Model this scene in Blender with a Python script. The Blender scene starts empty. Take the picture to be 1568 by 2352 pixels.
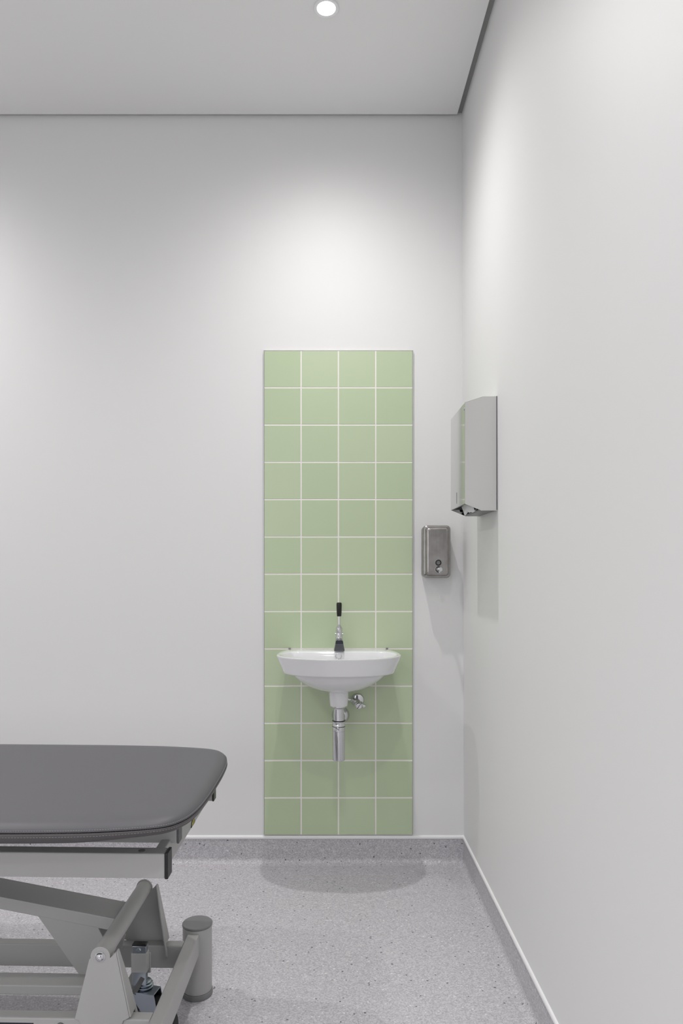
import bpy, bmesh, math, random
from mathutils import Vector, Matrix
R = math.radians
random.seed(7)
S = bpy.context.scene
COL = S.collection

# ------------------------------------------------------------------ camera, world, lights, exposure
FPX, CXP, HYP, HC = 1650.0, 756.0, 1305.0, 1.211      # focal (px), principal column, horizon row, eye height
cam = bpy.data.cameras.new('camera'); camo = bpy.data.objects.new('camera', cam); COL.objects.link(camo)
camo.location = (0, 0, HC); camo.rotation_euler = (R(90), 0, 0)
cam.sensor_fit = 'VERTICAL'; cam.sensor_height = 36; cam.sensor_width = 24
cam.lens = FPX / 2352 * 36
cam.shift_x = (784 - CXP) / 2352; cam.shift_y = (HYP - 1176) / 2352
cam.clip_start = 0.02
S.camera = camo
S.view_settings.view_transform = 'Standard'; S.view_settings.look = 'None'
S.view_settings.exposure = 0.12; S.view_settings.gamma = 1.0; S.view_settings.use_curve_mapping = False
w = bpy.data.worlds.new('world'); S.world = w; w.use_nodes = True
w.node_tree.nodes['Background'].inputs[0].default_value = (0.8, 0.85, 1, 1)
w.node_tree.nodes['Background'].inputs[1].default_value = 0.15
SPOT_W = 76.0
SPOT_CONE, SPOT_BLEND, SPOT_R = 172, 0.1, 0.020
BEAM_POWER = 3.5                                      # candela distribution of the fittings: cos^n of the angle off the axis
CEIL_Z = 3.066
DL_X = (-0.01, -1.80)
DL_GAIN = ((0.87, 0.70, 0.95, 0.80), (1.05, 0.95, 0.95, 0.95))                    # the row next to the back wall is the brightest
DL_Y = (2.378, 1.02, -0.34, -1.70)  # unseen lamps: some read off shadows, others added to light the room
D = 2.952                                             # back wall distance
XL, YB = -2.75, -2.35                                 # left wall, wall behind the camera
# added fill lamp at the invented window in the wall behind the camera
wl = bpy.data.lights.new('added_fill_light', 'AREA'); wl.shape = 'RECTANGLE'; wl.size = 1.5; wl.size_y = 1.3
wl.energy = 15; wl.color = (0.99, 0.99, 1.0)
wlo = bpy.data.objects.new('added_fill_light', wl); COL.objects.link(wlo)
wlo.location = (-1.55, YB + 0.03, 1.65); wlo.rotation_euler = (R(90), 0, 0)

# ------------------------------------------------------------------ materials
def mat(name, col, rough=0.5, metal=0.0, spec=0.5, coat=0.0):
    m = bpy.data.materials.new(name); m.use_nodes = True
    b = m.node_tree.nodes['Principled BSDF']
    b.inputs['Base Color'].default_value = (*col, 1); b.inputs['Roughness'].default_value = rough
    b.inputs['Metallic'].default_value = metal; b.inputs['Specular IOR Level'].default_value = spec
    b.inputs['Coat Weight'].default_value = coat
    return m
def nd(m, t, **k):
    n = m.node_tree.nodes.new(t)
    for a, v in k.items(): setattr(n, a, v)
    return n
def lk(m, a, b): m.node_tree.links.new(a, b)
def bsdf(m): return m.node_tree.nodes['Principled BSDF']
def ramp(m, stops, interp='LINEAR'):
    r = nd(m, 'ShaderNodeValToRGB'); r.color_ramp.interpolation = interp
    e = r.color_ramp.elements
    e[0].position, e[0].color = stops[0][0], (*stops[0][1], 1)
    e[1].position, e[1].color = stops[-1][0], (*stops[-1][1], 1)
    for p, c in stops[1:-1]:
        x = e.new(p); x.color = (*c, 1)
    return r
def noise_bump(m, scale, strength, dist=0.001, detail=3):
    tc = nd(m, 'ShaderNodeTexCoord'); n = nd(m, 'ShaderNodeTexNoise'); n.inputs['Scale'].default_value = scale
    n.inputs['Detail'].default_value = detail
    bp = nd(m, 'ShaderNodeBump'); bp.inputs['Strength'].default_value = strength; bp.inputs['Distance'].default_value = dist
    lk(m, tc.outputs['Object'], n.inputs['Vector']); lk(m, n.outputs['Fac'], bp.inputs['Height'])
    lk(m, bp.outputs['Normal'], bsdf(m).inputs['Normal'])
    return n
def noise_colour(m, scale, c1, c2, detail=2):
    tc = nd(m, 'ShaderNodeTexCoord'); n = nd(m, 'ShaderNodeTexNoise'); n.inputs['Scale'].default_value = scale
    n.inputs['Detail'].default_value = detail
    r = ramp(m, [(0.3, c1), (0.7, c2)])
    lk(m, tc.outputs['Object'], n.inputs['Vector']); lk(m, n.outputs['Fac'], r.inputs[0])
    lk(m, r.outputs[0], bsdf(m).inputs['Base Color'])

M = {}
M['wall'] = mat('wall_paint', (0.80, 0.80, 0.798), 0.55, spec=0.3); noise_bump(M['wall'], 260, 0.05, 0.0006)
M['wall_r'] = M['wall']
M['ceiling'] = mat('ceiling_paint', (0.88, 0.88, 0.88), 0.8, spec=0.2); noise_bump(M['ceiling'], 200, 0.03, 0.0005)
M['gap'] = mat('shadow_gap_metal', (0.33, 0.33, 0.325), 0.6)
M['caulk'] = mat('white_sealant', (0.86, 0.86, 0.87), 0.35)
M['grout'] = mat('grout', (0.90, 0.87, 0.83), 0.8); noise_bump(M['grout'], 500, 0.2, 0.0005)
M['edge_trim'] = mat('tile_edge_trim', (0.66, 0.66, 0.67), 0.5)
M['ceramic'] = mat('white_ceramic', (0.80, 0.80, 0.82), 0.08, coat=0.6)
noise_colour(M['ceramic'], 3, (0.79, 0.79, 0.81), (0.81, 0.81, 0.83))
M['chrome'] = mat('chrome', (0.68, 0.68, 0.70), 0.06, 1.0); noise_bump(M['chrome'], 40, 0.02, 0.0005)
M['zinc'] = mat('zinc_plated_steel', (0.45, 0.50, 0.56), 0.28, 1.0); noise_bump(M['zinc'], 90, 0.1, 0.001)
M['black'] = mat('black_plastic', (0.008, 0.008, 0.009), 0.32); noise_bump(M['black'], 300, 0.05, 0.0004)
M['rubber'] = mat('black_rubber', (0.015, 0.015, 0.017), 0.6); noise_bump(M['rubber'], 300, 0.1, 0.0004)
M['hub'] = mat('grey_wheel_plastic', (0.13, 0.13, 0.135), 0.45); noise_bump(M['hub'], 200, 0.1, 0.0004)
M['paint'] = mat('pale_grey_powder_coat', (0.47, 0.47, 0.465), 0.38, spec=0.4); noise_bump(M['paint'], 420, 0.10, 0.0005)
M['cap_grey'] = mat('dark_grey_plastic', (0.13, 0.13, 0.135), 0.45); noise_bump(M['cap_grey'], 300, 0.08, 0.0004)
M['cap_mid'] = mat('mid_grey_plastic', (0.2, 0.2, 0.205), 0.45); noise_bump(M['cap_mid'], 300, 0.08, 0.0004)
M['leather'] = mat('grey_vinyl_upholstery', (0.091, 0.089, 0.099), 0.48, spec=0.45)
noise_bump(M['leather'], 900, 0.10, 0.0004)
M['leather_side'] = mat('grey_vinyl_border', (0.088, 0.081, 0.085), 0.5, spec=0.4); noise_bump(M['leather_side'], 900, 0.12, 0.0004)
M['thread'] = mat('pale_thread', (0.27, 0.265, 0.275), 0.7); noise_bump(M['thread'], 900, 0.2, 0.0004)
M['thread_dark'] = mat('black_thread', (0.012, 0.012, 0.012), 0.7); noise_bump(M['thread_dark'], 900, 0.2, 0.0004)
M['paper'] = mat('paper_towel', (0.85, 0.85, 0.86), 0.85, spec=0.1); noise_bump(M['paper'], 250, 0.3, 0.0008)
M['panelmetal'] = mat('satin_sheet_steel', (0.66, 0.66, 0.65), 0.09, 1.0); noise_bump(M['panelmetal'], 14, 0.05, 0.002, 1)
M['dark_chrome'] = mat('chrome_dark_reflection', (0.36, 0.37, 0.40), 0.16, 1.0); noise_bump(M['dark_chrome'], 60, 0.03, 0.0005)  # chrome of the spout, its dark reflections put into the colour
M['tray'] = mat('shaded_tray_steel', (0.22, 0.22, 0.22), 0.4, 0.6); noise_bump(M['tray'], 60, 0.05, 0.0005)  # steel darkened, the shade under the tray put into the colour
M['dark'] = mat('dark_inside', (0.03, 0.03, 0.03), 0.6)
M['navy'] = mat('navy_sticker_and_reflection', (0.012, 0.014, 0.03), 0.4); noise_bump(M['navy'], 200, 0.03, 0.0003)
M['door'] = mat('added_door_grey', (0.10, 0.10, 0.105), 0.5); noise_bump(M['door'], 60, 0.05, 0.0005)
M['yellow'] = mat('yellow_sticker', (0.62, 0.55, 0.14), 0.5); noise_bump(M['yellow'], 200, 0.03, 0.0003)
# brushed stainless of the soap dispenser
m = M['brushed'] = mat('brushed_stainless', (0.40, 0.385, 0.38), 0.3, 1.0)
tc = nd(m, 'ShaderNodeTexCoord'); mp = nd(m, 'ShaderNodeMapping'); mp.inputs['Scale'].default_value = (900, 900, 12)
n = nd(m, 'ShaderNodeTexNoise'); n.inputs['Scale'].default_value = 1; n.inputs['Detail'].default_value = 4
lk(m, tc.outputs['Object'], mp.inputs[0]); lk(m, mp.outputs[0], n.inputs['Vector'])
n2 = nd(m, 'ShaderNodeTexNoise'); n2.inputs['Scale'].default_value = 22; lk(m, tc.outputs['Object'], n2.inputs['Vector'])
mx = nd(m, 'ShaderNodeMath', operation='MULTIPLY'); lk(m, n.outputs['Fac'], mx.inputs[0]); lk(m, n2.outputs['Fac'], mx.inputs[1])
r = ramp(m, [(0.1, (0.31, 0.295, 0.29)), (0.45, (0.47, 0.455, 0.45))]); lk(m, mx.outputs[0], r.inputs[0]); lk(m, r.outputs[0], bsdf(m).inputs['Base Color'])
bp = nd(m, 'ShaderNodeBump'); bp.inputs['Strength'].default_value = 0.12; bp.inputs['Distance'].default_value = 0.0005
lk(m, n.outputs['Fac'], bp.inputs['Height']); lk(m, bp.outputs[0], bsdf(m).inputs['Normal'])
# satin-glazed pale green tiles, a little different from tile to tile
m = M['tile'] = mat('green_tile_glaze', (0.43, 0.55, 0.35), 0.3)
at = nd(m, 'ShaderNodeAttribute', attribute_name='shade'); r = ramp(m, [(0.0, (0.505, 0.605, 0.405)), (1.0, (0.55, 0.64, 0.445))])
lk(m, at.outputs['Fac'], r.inputs[0]); lk(m, r.outputs[0], bsdf(m).inputs['Base Color'])
noise_bump(m, 9, 0.06, 0.002, 1)
# speckled vinyl floor
m = M['floor'] = mat('speckled_vinyl', (0.5, 0.49, 0.51), 0.42, spec=0.35)
tc = nd(m, 'ShaderNodeTexCoord')
def voro(scale, off, feat='F1'):
    mp = nd(m, 'ShaderNodeMapping'); mp.inputs['Location'].default_value = off; mp.inputs['Scale'].default_value = (1.0, 1.15, 1.0)
    v = nd(m, 'ShaderNodeTexVoronoi'); v.inputs['Scale'].default_value = scale; v.feature = feat
    dn = nd(m, 'ShaderNodeTexNoise'); dn.inputs['Scale'].default_value = scale * 1.3
    ad = nd(m, 'ShaderNodeMixRGB', blend_type='ADD'); ad.inputs[0].default_value = 0.006
    lk(m, tc.outputs['Object'], mp.inputs[0]); lk(m, mp.outputs[0], dn.inputs['Vector'])
    lk(m, mp.outputs[0], ad.inputs[1]); lk(m, dn.outputs['Color'], ad.inputs[2]); lk(m, ad.outputs[0], v.inputs['Vector'])
    return v
v1 = voro(290, (0, 0, 0)); sp = nd(m, 'ShaderNodeSeparateColor'); lk(m, v1.outputs['Color'], sp.inputs[0])
r1 = ramp(m, [(0.0, (0.375, 0.362, 0.392)), (0.35, (0.475, 0.461, 0.492)), (0.7, (0.55, 0.536, 0.567)), (1.0, (0.635, 0.62, 0.645))]); lk(m, sp.outputs[0], r1.inputs[0])
v2 = voro(105, (3.1, 1.7, 0.4)); sp2 = nd(m, 'ShaderNodeSeparateColor'); lk(m, v2.outputs['Color'], sp2.inputs[0])
gt = nd(m, 'ShaderNodeMath', operation='GREATER_THAN'); gt.inputs[1].default_value = 0.970; lk(m, sp2.outputs[0], gt.inputs[0])
lt = nd(m, 'ShaderNodeMath', operation='LESS_THAN'); lt.inputs[1].default_value = 0.0030; lk(m, v2.outputs['Distance'], lt.inputs[0])
lt.inputs[1].default_value = 0.32
an = nd(m, 'ShaderNodeMath', operation='MULTIPLY'); lk(m, gt.outputs[0], an.inputs[0]); lk(m, lt.outputs[0], an.inputs[1])
mixd = nd(m, 'ShaderNodeMixRGB'); mixd.inputs[2].default_value = (0.12, 0.115, 0.135, 1)
lk(m, an.outputs[0], mixd.inputs[0]); lk(m, r1.outputs[0], mixd.inputs[1])
gw = nd(m, 'ShaderNodeMath', operation='LESS_THAN'); gw.inputs[1].default_value = 0.05; lk(m, sp2.outputs[1], gw.inputs[0])
an2 = nd(m, 'ShaderNodeMath', operation='MULTIPLY'); lk(m, gw.outputs[0], an2.inputs[0]); lk(m, lt.outputs[0], an2.inputs[1])
mixw = nd(m, 'ShaderNodeMixRGB'); mixw.inputs[2].default_value = (0.72, 0.71, 0.72, 1)
lk(m, an2.outputs[0], mixw.inputs[0]); lk(m, mixd.outputs[0], mixw.inputs[1]); lk(m, mixw.outputs[0], bsdf(m).inputs['Base Color'])

# ------------------------------------------------------------------ helpers
def link_bm(name, bm, material, parent=None, smooth=False, bevel=0.0, segs=2, loc=None, autosmooth=None):
    bmesh.ops.recalc_face_normals(bm, faces=bm.faces)
    me = bpy.data.meshes.new(name); bm.to_mesh(me); bm.free()
    o = bpy.data.objects.new(name, me); COL.objects.link(o)
    for mm in (material if isinstance(material, (list, tuple)) else [material]): me.materials.append(mm)
    if smooth:
        for p in me.polygons: p.use_smooth = True
        if autosmooth is not None: me.set_sharp_from_angle(angle=R(autosmooth))
    if parent: o.parent = parent
    if loc: o.location = loc
    if bevel:
        md = o.modifiers.new('bevel', 'BEVEL'); md.width = bevel; md.segments = segs; md.limit_method = 'ANGLE'; md.angle_limit = R(35)
    return o
def empty(name, loc, rz=0, label=None, cat=None, group=None):
    o = bpy.data.objects.new(name, None); COL.objects.link(o); o.location = loc; o.rotation_euler = (0, 0, rz)
    o.empty_display_size = 0.05
    tag(o, label, cat, group); return o
def tag(o, label=None, cat=None, group=None, kind=None):
    if label: o['label'] = label
    if cat: o['category'] = cat
    if group: o['group'] = group
    if kind: o['kind'] = kind
    return o
def box(bm, x0, x1, y0, y1, z0, z1, mtx=None):
    g = [bm.verts.new(Vector((x, y, z)) if mtx is None else mtx @ Vector((x, y, z)))
         for x in (x0, x1) for y in (y0, y1) for z in (z0, z1)]
    for f in ((0, 1, 3, 2), (4, 6, 7, 5), (0, 4, 5, 1), (2, 3, 7, 6), (0, 2, 6, 4), (1, 5, 7, 3)):
        bm.faces.new([g[i] for i in f])
def prism(bm, poly, axis, a0, a1):
    """poly: list of 2-D points; axis 'x': (y,z), 'y': (x,z), 'z': (x,y)"""
    def mk(p, a):
        return {'x': (a, p[0], p[1]), 'y': (p[0], a, p[1]), 'z': (p[0], p[1], a)}[axis]
    A = [bm.verts.new(mk(p, a0)) for p in poly]; B = [bm.verts.new(mk(p, a1)) for p in poly]
    n = len(poly); bm.faces.new(A); bm.faces.new(B[::-1])
    for i in range(n): bm.faces.new((A[i], A[(i + 1) % n], B[(i + 1) % n], B[i]))
def frame_for(d):
    d = d.normalized(); up = Vector((0, 0, 1)) if abs(d.z) < 0.95 else Vector((1, 0, 0))
    x = up.cross(d).normalized(); y = d.cross(x); return x, y
def lathe(bm, prof, origin=(0, 0, 0), direction=(0, 0, 1), n=48, caps=True):
    """prof: (radius, distance along direction)"""
    o = Vector(origin); d = Vector(direction).normalized(); x, y = frame_for(d); rings = []
    for r_, h in prof:
        if r_ <= 1e-6: rings.append([bm.verts.new(o + d * h)])
        else: rings.append([bm.verts.new(o + d * h + (x * math.cos(2 * math.pi * k / n) + y * math.sin(2 * math.pi * k / n)) * r_) for k in range(n)])
    for a, b in zip(rings, rings[1:]):
        for k in range(n):
            k2 = (k + 1) % n
            if len(a) == 1 and len(b) == 1: continue
            if len(a) == 1: bm.faces.new((a[0], b[k], b[k2]))
            elif len(b) == 1: bm.faces.new((a[k], a[k2], b[0]))
            else: bm.faces.new((a[k], a[k2], b[k2], b[k]))
    if caps:
        for rg in (rings[0], rings[-1]):
            if len(rg) > 1: bm.faces.new(rg)
def tube(bm, pts, r_, n=16, caps=True):
    pts = [Vector(p) for p in pts]; rings = []; px = None
    rr = r_ if isinstance(r_, (list, tuple)) else [r_] * len(pts)
    for i, p in enumerate(pts):
        t = (pts[min(i + 1, len(pts) - 1)] - pts[max(i - 1, 0)]).normalized()
        if px is None: px, _ = frame_for(t)
        x = (px - t * px.dot(t)).normalized(); y = t.cross(x); px = x
        rings.append([bm.verts.new(p + (x * math.cos(2 * math.pi * k / n) + y * math.sin(2 * math.pi * k / n)) * rr[i]) for k in range(n)])
    for a, b in zip(rings, rings[1:]):
        for k in range(n): bm.faces.new((a[k], a[(k + 1) % n], b[(k + 1) % n], b[k]))
    if caps:
        bm.faces.new(rings[0]); bm.faces.new(rings[-1])
def loft(bm, rings, cap0=True, cap1=True):
    V = [[bm.verts.new(p) for p in rg] for rg in rings]; n = len(V[0])
    for a, b in zip(V, V[1:]):
        for k in range(n): bm.faces.new((a[k], a[(k + 1) % n], b[(k + 1) % n], b[k]))
    if cap0: bm.faces.new(V[0])
    if cap1: bm.faces.new(V[-1])
    return V
def rrect(x0, x1, y0, y1, r_, n=8):
    pts = []
    for cx, cy, a0 in ((x1 - r_, y1 - r_, 0), (x0 + r_, y1 - r_, 90), (x0 + r_, y0 + r_, 180), (x1 - r_, y0 + r_, 270)):
        for k in range(n + 1):
            a = R(a0 + 90 * k / n); pts.append((cx + r_ * math.cos(a), cy + r_ * math.sin(a)))
    return pts
def structure(name, bm, material, **k):
    return tag(link_bm(name, bm, material, **k), kind='structure')

# ------------------------------------------------------------------ room shell
XR_T, XR_B = 0.544, 0.553          # the right wall leans outwards by a few millimetres towards the floor
def xr(z): return XR_B + (XR_T - XR_B) * z / 3.086
WT = 3.20                          # walls run up behind the ceiling's shadow gap
bm = bmesh.new(); box(bm, XL - 0.1, XR_B + 0.1, YB - 0.1, D + 0.1, -0.1, 0.0)
structure('floor', bm, M['floor'])
bm = bmesh.new(); box(bm, XL - 0.1, XR_B + 0.1, D, D + 0.1, 0.0, WT)
structure('wall_back', bm, M['wall'])
bm = bmesh.new()
prism(bm, [(xr(0), 0.0), (xr(0) + 0.12, 0.0), (xr(0) + 0.12, WT), (xr(WT), WT)], 'y', YB - 0.1, D)
structure('wall_right', bm, M['wall'])
bm = bmesh.new(); box(bm, XL - 0.1, XL, YB - 0.1, D, 0.0, WT)
structure('wall_left', bm, M['wall'])
# wall behind the camera, with openings for an added window and an added door
WX0, WX1, WZ0, WZ1 = -2.3, -0.8, 1.0, 2.3
DX0, DX1, DZ1 = -0.45, 0.42, 2.1
bm = bmesh.new()
for a in ((XL, WX0, 0, WT), (WX0, WX1, 0, WZ0), (WX0, WX1, WZ1, WT), (WX1, DX0, 0, WT), (DX0, DX1, DZ1, WT), (DX1, XR_B, 0, WT)):
    box(bm, a[0], a[1], YB - 0.1, YB, a[2], a[3])
structure('wall_front', bm, M['wall'])
bm = bmesh.new()
for a in ((WX0, WX0 + .05, WZ0, WZ1), (WX1 - .05, WX1, WZ0, WZ1), (WX0, WX1, WZ0, WZ0 + .05), (WX0, WX1, WZ1 - .05, WZ1), ((WX0 + WX1) / 2 - .03, (WX0 + WX1) / 2 + .03, WZ0, WZ1)):
    box(bm, a[0], a[1], YB - 0.07, YB - 0.01, a[2], a[3])
win = structure('added_window', bm, M['caulk'], bevel=0.002)  # unseen window, invented together with the fill lamp
mg = bpy.data.materials.new('added_window_glass'); mg.use_nodes = True
bs = mg.node_tree.nodes['Principled BSDF']; bs.inputs['Base Color'].default_value = (0.9, 0.93, 0.95, 1); bs.inputs['Roughness'].default_value = 0.2
bs.inputs['Transmission Weight'].default_value = 0.9
bm = bmesh.new(); box(bm, WX0 + .04, WX1 - .04, YB - 0.045, YB - 0.04, WZ0 + .04, WZ1 - .04)
link_bm('added_window_pane', bm, mg, win)
bm = bmesh.new(); box(bm, DX0 + .002, DX1 - .002, YB - 0.06, YB - 0.015, 0.002, DZ1 - .002)
door = structure('added_door', bm, M['door'], bevel=0.003)  # unseen door, added as something dark for the chrome to reflect
bm = bmesh.new(); tube(bm, [(DX0 + .08, YB - .015, 1.02), (DX0 + .08, YB + .04, 1.02), (DX0 + .19, YB + .045, 1.02)], 0.009)
link_bm('added_door_handle', bm, M['chrome'], door, smooth=True)

# ceiling board with square edges stopping short of the walls, shadow-gap channel above
GB, GR = 0.016, 0.0215
bm = bmesh.new()
box(bm, XL, xr(CEIL_Z) - GR, YB, D - GB, CEIL_Z, CEIL_Z + 0.016)
structure('ceiling', bm, M['ceiling'])
bm = bmesh.new(); box(bm, XL, xr(WT) + 0.02, YB, D, CEIL_Z + 0.0162, CEIL_Z + 0.03)
structure('trim_1', bm, M['gap'])

# coved vinyl skirting, welded to the floor with a rounded foot, white sealant bead on top
CH, CR = 0.098, 0.022
def cove_profile(th=0.004):
    p = [(0, CH), (-th, CH), (-th, CR)]
    for k in range(1, 9):
        a = R(90 * k / 8); p.append((-th - CR * 1.0 * (1 - math.cos(a)), CR * (1 - math.sin(a)) + 0.0012))
    p += [(-th - CR - 0.004, 0.0), (0, 0.0)]
    return p
def skirting(name, a, b, inward, mtl=None):
    """a,b: base line on the wall; inward: unit vector away from the wall into the room"""
    bm = bmesh.new(); prof = cove_profile(); a = Vector(a); b = Vector(b); n_ = Vector(inward)
    rings = [[e + n_ * (-p[0]) + Vector((0, 0, p[1])) for p in prof] for e in (a, b)]
    loft(bm, rings)
    return structure(name, bm, M['floor'], smooth=True, autosmooth=40)
def sealant(name, a, b, inward):
    bm = bmesh.new(); a = Vector(a); b = Vector(b); n_ = Vector(inward)
    prof = [(0, CH), (0.0045, CH + 0.0005), (0.0065, CH + 0.004), (0.006, CH + 0.011), (0.0035, CH + 0.0145), (0, CH + 0.0155)]
    loft(bm, [[e + n_ * p[0] + Vector((0, 0, p[1])) for p in prof] for e in (a, b)])
    return structure(name, bm, M['caulk'], smooth=True, autosmooth=60)
xrb = xr(0.05)
skirting('baseboard_back', (XL, D, 0), (xrb, D, 0), (0, -1, 0)); sealant('trim_2', (XL, D, 0), (xrb, D, 0), (0, -1, 0))
skirting('baseboard_right', (xrb, YB, 0), (xrb, D, 0), (-1, 0, 0)); sealant('trim_3', (xrb, YB, 0), (xrb, D, 0), (-1, 0, 0))
skirting('baseboard_left', (XL, YB, 0), (XL, D, 0), (1, 0, 0))

# ------------------------------------------------------------------ recessed downlights
em = bpy.data.materials.new('lamp_lens'); em.use_nodes = True
eb = em.node_tree.nodes['Principled BSDF']; eb.inputs['Base Color'].default_value = (1, 1, 1, 1)
eb.inputs['Emission Color'].default_value = (1, 0.99, 0.97, 1); eb.inputs['Emission Strength'].default_value = 12
ldat = bpy.data.lights.new('downlight_lamp', 'SPOT'); ldat.energy = SPOT_W; ldat.spot_size = R(SPOT_CONE); ldat.spot_blend = SPOT_BLEND
ldat.shadow_soft_size = SPOT_R; ldat.color = (1.0, 0.985, 0.97)
ldat.use_nodes = True; lt_ = ldat.node_tree; le = lt_.nodes['Emission']
g_ = lt_.nodes.new('ShaderNodeNewGeometry'); sx_ = lt_.nodes.new('ShaderNodeSeparateXYZ'); ab_ = lt_.nodes.new('ShaderNodeMath'); ab_.operation = 'ABSOLUTE'
pw_ = lt_.nodes.new('ShaderNodeMath'); pw_.operation = 'POWER'; pw_.inputs[1].default_value = BEAM_POWER
lt_.links.new(g_.outputs['Incoming'], sx_.inputs[0]); lt_.links.new(sx_.outputs[2], ab_.inputs[0]); lt_.links.new(ab_.outputs[0], pw_.inputs[0])
lt_.links.new(pw_.outputs[0], le.inputs['Strength'])
proto = None
dl_names = {(0, 0): 'small round ceiling downlight glowing white above the washbasin'}
for i, x in enumerate(DL_X):
    for j, y in enumerate(DL_Y):
        lab = dl_names.get((i, j), 'unseen round ceiling downlight outside the picture')
        if proto is None:
            proto = empty('ceiling_downlight', (x, y, CEIL_Z), 0, lab, 'ceiling light', 'recessed ceiling downlights')
            bm = bmesh.new(); lathe(bm, [(0.029, 0.0), (0.041, 0.0), (0.042, -0.002), (0.040, -0.004), (0.031, -0.003), (0.029, 0.0)], n=48, caps=False)
            link_bm('bezel', bm, M['caulk'], proto, smooth=True, autosmooth=40)
            bm = bmesh.new(); lathe(bm, [(0.0295, -0.0003), (0.0295, -0.0016), (0.024, -0.003), (0, -0.0036)], n=40)
            link_bm('lens', bm, em, proto, smooth=True, autosmooth=40)
            kids = list(proto.children); t = proto
        else:
            t = proto.copy(); COL.objects.link(t); t.location = (x, y, CEIL_Z); t['label'] = lab
            for k in kids:
                c = k.copy(); COL.objects.link(c); c.parent = t
        ld = ldat.copy(); ld.energy = SPOT_W * DL_GAIN[i][j]
        lo = bpy.data.objects.new('downlight_lamp', ld); COL.objects.link(lo)
        lo.parent = t; lo.location = (0, 0, -0.03)

# ------------------------------------------------------------------ tiled splashback
TS, TM = 0.150, 85.38 / (FPX / D)                      # tile size, module
PX0 = (606.0 - CXP) / FPX * D + 0.001; PZ1 = HC + (HYP - 807.0) / FPX * D
PX0 += 0.0005
NX, NZ = 4, 13
PX1 = PX0 + NX * TM - (TM - TS); PZ0 = PZ1 - NZ * TM + (TM - TS)
sb = empty('tiled_splashback', ((PX0 + PX1) / 2, D - 0.0004, PZ0), 0,
           'tall narrow panel of square pale green wall tiles with white grout behind the washbasin', 'tiles')
ox, oz = (PX0 + PX1) / 2, PZ0
bm = bmesh.new(); box(bm, PX0 - ox + .001, PX1 - ox - .001, -0.0084, 0.0, 0.001, PZ1 - oz - .001)
link_bm('grout', bm, M['grout'], sb)
bm = bmesh.new(); lay = bm.faces.layers.float.new('shade')
for i in range(NX):
    for j in range(NZ):
        x0 = PX0 + i * TM - ox; z1 = PZ1 - j * TM - oz
        ex = 0.0006
        f0 = set(bm.faces)
        b_ = 0.0014; yf, ys = -0.0092 + random.uniform(-.0002, .0002), -0.0078
        a = (x0 + ex, x0 + TS - ex, z1 - TS + ex, z1 - ex)
        outer = [(a[0], a[2]), (a[1], a[2]), (a[1], a[3]), (a[0], a[3])]
        inner = [(a[0] + b_, a[2] + b_), (a[1] - b_, a[2] + b_), (a[1] - b_, a[3] - b_), (a[0] + b_, a[3] - b_)]
        loft(bm, [[Vector((p[0], -0.002, p[1])) for p in outer], [Vector((p[0], ys, p[1])) for p in outer], [Vector((p[0], yf, p[1])) for p in inner]])
        s_ = random.random()
        for f in set(bm.faces) - f0: f[lay] = s_
link_bm('tiles', bm, M['tile'], sb)
bm = bmesh.new()
for a in ((PX0 - .0022, PX0 - .0002, PZ0, PZ1 + .0022), (PX1 + .0002, PX1 + .0022, PZ0, PZ1 + .0022), (PX0 - .0022, PX1 + .0022, PZ1 + .0002, PZ1 + .0022)):
    box(bm, a[0] - ox, a[1] - ox, -0.0088, 0, a[2] - oz, a[3] - oz)
link_bm('edge_trim', bm, M['edge_trim'], sb)

# ------------------------------------------------------------------ washbasin (local: x right, y = -(distance from wall), z height)
BXC = 0.0365; RIM = HC - 0.3295
basin = empty('washbasin', (BXC, D - 0.0095, RIM - 0.187), 0, 'white ceramic half-round washbasin hung on the green tiled panel', 'washbasin')
BZ = RIM - 0.187
WD = 0.0095                                           # tile thickness in front of the wall plane
def plan(hm, fr, hb, ym, yb, z, nf=64, ns=12, nb=14):
    """closed plan loop, y measured from the wall"""
    p = []
    for k in range(ns):
        s_ = k / ns; p.append((-(hb + (hm - hb) * math.sin(math.pi / 2 * s_)), yb + (ym - yb) * s_))
    for k in range(nf + 1):
        a = math.pi * k / nf; ca, sa = math.cos(a), math.sin(a); e = 0.92
        p.append((-hm * math.copysign(abs(ca) ** e, ca), ym + (fr - ym) * sa ** e))
    for k in range(ns - 1, -1, -1):
        s_ = k / ns; p.append(((hb + (hm - hb) * math.sin(math.pi / 2 * s_)), yb + (ym - yb) * s_))
    for k in range(1, nb):
        p.append((hb - 2 * hb * k / nb, yb))
    return [Vector((x, -(y - WD), z - BZ)) for x, y in p]
yw = WD
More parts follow.
